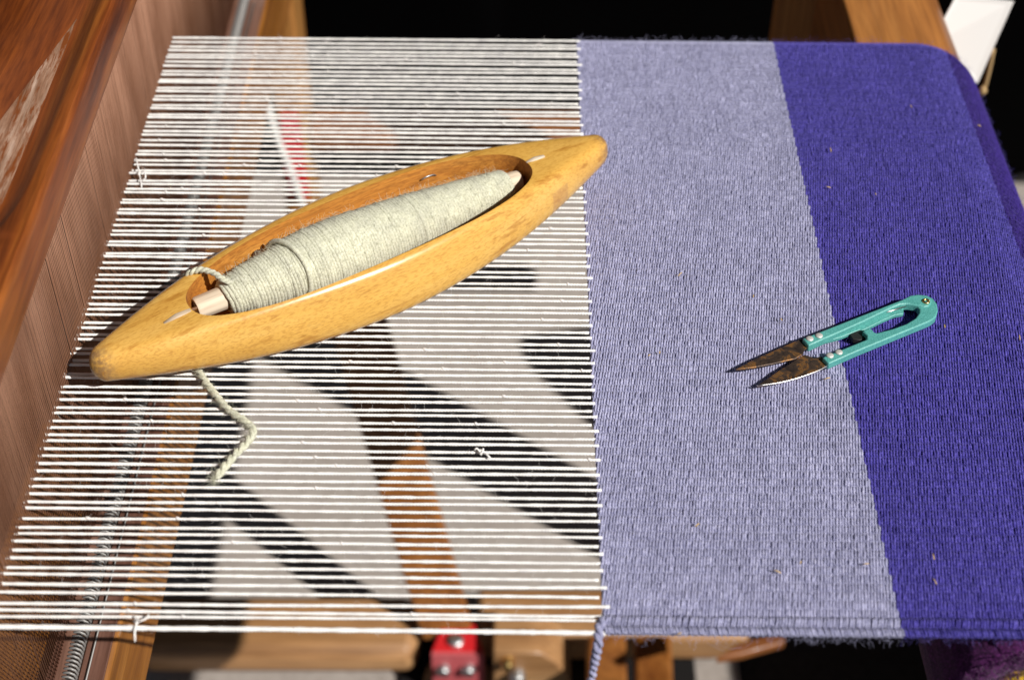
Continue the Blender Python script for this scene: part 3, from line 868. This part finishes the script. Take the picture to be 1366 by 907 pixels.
# one loose turn that stands proud
t2 = np.linspace(-.6, 3.4, 40)
sx = .255 * LB + .004 * np.sin(t2 * .8)
rr = rad(sx) + .0019
V, Fs = tube(np.stack([sx - .010 * np.cos(t2) * .35, rr * np.cos(t2), rr * np.sin(t2)], 1), .0014, 8, up=np.array([1., 0, 0]))
loc_mk('loose_turn', V, Fs, M['sage_yarn'], bo)
N = 5200
s = rng.uniform(fx[1], fx[-2], N); a2 = rng.uniform(-.5, 3.6, N); r_ = rad(s) + .0006
rt = np.stack([s, r_ * np.cos(a2), r_ * np.sin(a2)], 1); nn = np.stack([0 * s, np.cos(a2), np.sin(a2)], 1)
V, Q = hairs(rt, nn * .35, .0045, .00004, 1.2)
loc_mk('fuzz', V, Q, M['sage_fuzz'], yn, kind='stuff')


def wmk(name, V, Fs, m, parent):
    """child given in world axes under a turned thing"""
    Mi = (Matrix.Translation(parent.location) @ parent.rotation_euler.to_matrix().to_4x4()).inverted()
    A4 = np.array(Mi); V = np.asarray(V) @ A4[:3, :3].T + A4[:3, 3]
    return loc_mk(name, V, Fs, m, parent)


# strand leading over the far wall of the shuttle
pth = smoothpath([at(312, 378, .029), at(298, 373, .033), at(284, 364, .0345), at(266, 360, .0345), at(250, 366, .031), aty(238, 378, at(238, 378, .02)[1]), at(234, 384, .012), at(240, 388, .002)], 40)
wmk('strand', *plied(pth, .0016, .006), M['sage_yarn'], bo)
# the free end that comes out from under the shuttle and lies bent on the warp
pth = smoothpath([at(255, 478, .003), at(266, 497, .0026), at(282, 520, .0026), at(304, 546, .0026), at(326, 562, .0026), at(337, 573, .0032), at(331, 588, .003), at(312, 608, .0026), at(297, 626, .0026), at(287, 638, .0024)], 70)
V, Fs = plied(pth, .00185, .0092)
tl = wmk('yarn_tail', V, Fs, M['sage_yarn'], bo)
i_ = np.r_[rng.integers(4, 70, 620), np.full(60, 69)]; nr = rng.standard_normal((680, 3)); nr[620:] += 1.6 * (pth[-1] - pth[-5]) / np.linalg.norm(pth[-1] - pth[-5])
V, Q = hairs(pth[i_] + .001 * nr / np.linalg.norm(nr, axis=1)[:, None], nr, .004, .00004, .6)
fz = wmk('fuzz', V, Q, M['sage_fuzz'], bo); fz.parent = tl; fz['kind'] = 'stuff'

# ------------------------------------------------------------------ thread snips
def zp(X, Y, z): return at(960 + X / 4.269, 370 + Y / 4.269, z)


sn = thing('thread_snips', 'turquoise handled thread snips with rusty blades lying on cloth', 'scissors', tuple(zp(660, 330, .0015)))
ZT = .0074


def plate(name, pts_, z0, z1, m, parent, bev=.0007):
    o = mk(name, *prism([zp(X, Y, z1) for X, Y in pts_], z0, z1), m, parent, smooth=True, sharp=30)
    if bev: bevel(o, bev, 2, 30)
    return o


lower = [(585, 455), (640, 432), (838, 352), (838, 328), (812, 306), (850, 288), (872, 298), (880, 312), (895, 316), (985, 292), (1062, 264), (1115, 232), (1136, 202), (1138, 182), (1126, 164), (1098, 152), (1075, 150), (1075, 130), (1130, 100), (1180, 100), (1216, 120), (1238, 150), (1244, 185), (1234, 222), (1210, 242), (1190, 252), (1000, 330), (800, 412), (622, 490)]
lo_ = plate('handle', lower, .0030, ZT, M['teal'], sn)
upper = [(472, 347), (1040, 125), (1085, 102), (1130, 96), (1180, 101), (1205, 118), (1208, 145), (1190, 163), (1165, 168), (1130, 160), (1080, 150), (1030, 152), (985, 170), (820, 250), (640, 330), (600, 346), (508, 388)]
up_ = plate('handle', upper, .0036, ZT + .0009, M['teal'], sn)
flange = [(600, 352), (810, 262), (985, 178), (1030, 160), (1046, 172), (1048, 206), (1000, 214), (930, 244), (815, 302), (800, 296), (690, 340), (610, 362)]
plate('flange', flange, .0030, ZT - .0022, M['teal'], up_, .0004)
plate('stop', [(740, 322), (800, 298), (836, 322), (836, 346), (800, 356), (760, 352)], .0024, .0050, M['black'], up_, .0003)  # hook of the other arm, its shade put into a black colour
bl1 = [(90, 522), (200, 464), (300, 420), (400, 376), (466, 348), (508, 390), (482, 412), (478, 432), (432, 462), (300, 492), (180, 514)]
plate('blade', bl1, .0048, .0060, M['blade'], sn, .0003)
bl2 = [(212, 617), (340, 528), (420, 478), (476, 440), (500, 444), (540, 458), (582, 448), (622, 497), (560, 530), (450, 570), (340, 598)]
bb = plate('blade', bl2, .0038, .0050, M['blade'], sn, .0003)
e_ = [zp(X, Y, .0046) for X, Y in [(212, 617.5), (340, 599), (450, 571), (560, 531), (618, 500)]]
mk('edge', *tube(smoothpath(e_, 16), .00045, 5), M['steel'], bb)
for X, Y, z in [(513, 350, ZT + .0009), (566, 333, ZT + .0009), (628, 446, ZT), (679, 427, ZT)]:
    c = zp(X, Y, z)
    mk('rivet', *tube([c, c + np.array([0, 0, .0004]), c + np.array([0, 0, .0007]), c + np.array([0, 0, .0008])], [.0019, .0018, .0012, .0002], 12, up=np.array([0, 1., 0])), M['rivet'], sn)
c = zp(1175, 138, ZT + .0009); a_ = np.linspace(0, 2 * np.pi, 21)
mk('eyelet', *tube(np.stack([c[0] + .0014 * np.cos(a_), c[1] + .0014 * np.sin(a_), np.full(21, c[2] + .0002)], 1), .0006, 6, up=np.array([0, 0, 1.])), M['brass'], sn)
mk('spring', *tube([zp(900, 212, ZT - .0015), zp(980, 190, ZT - .0008), zp(1066, 162, ZT - .001)], .0005, 6), M['steel'], sn)
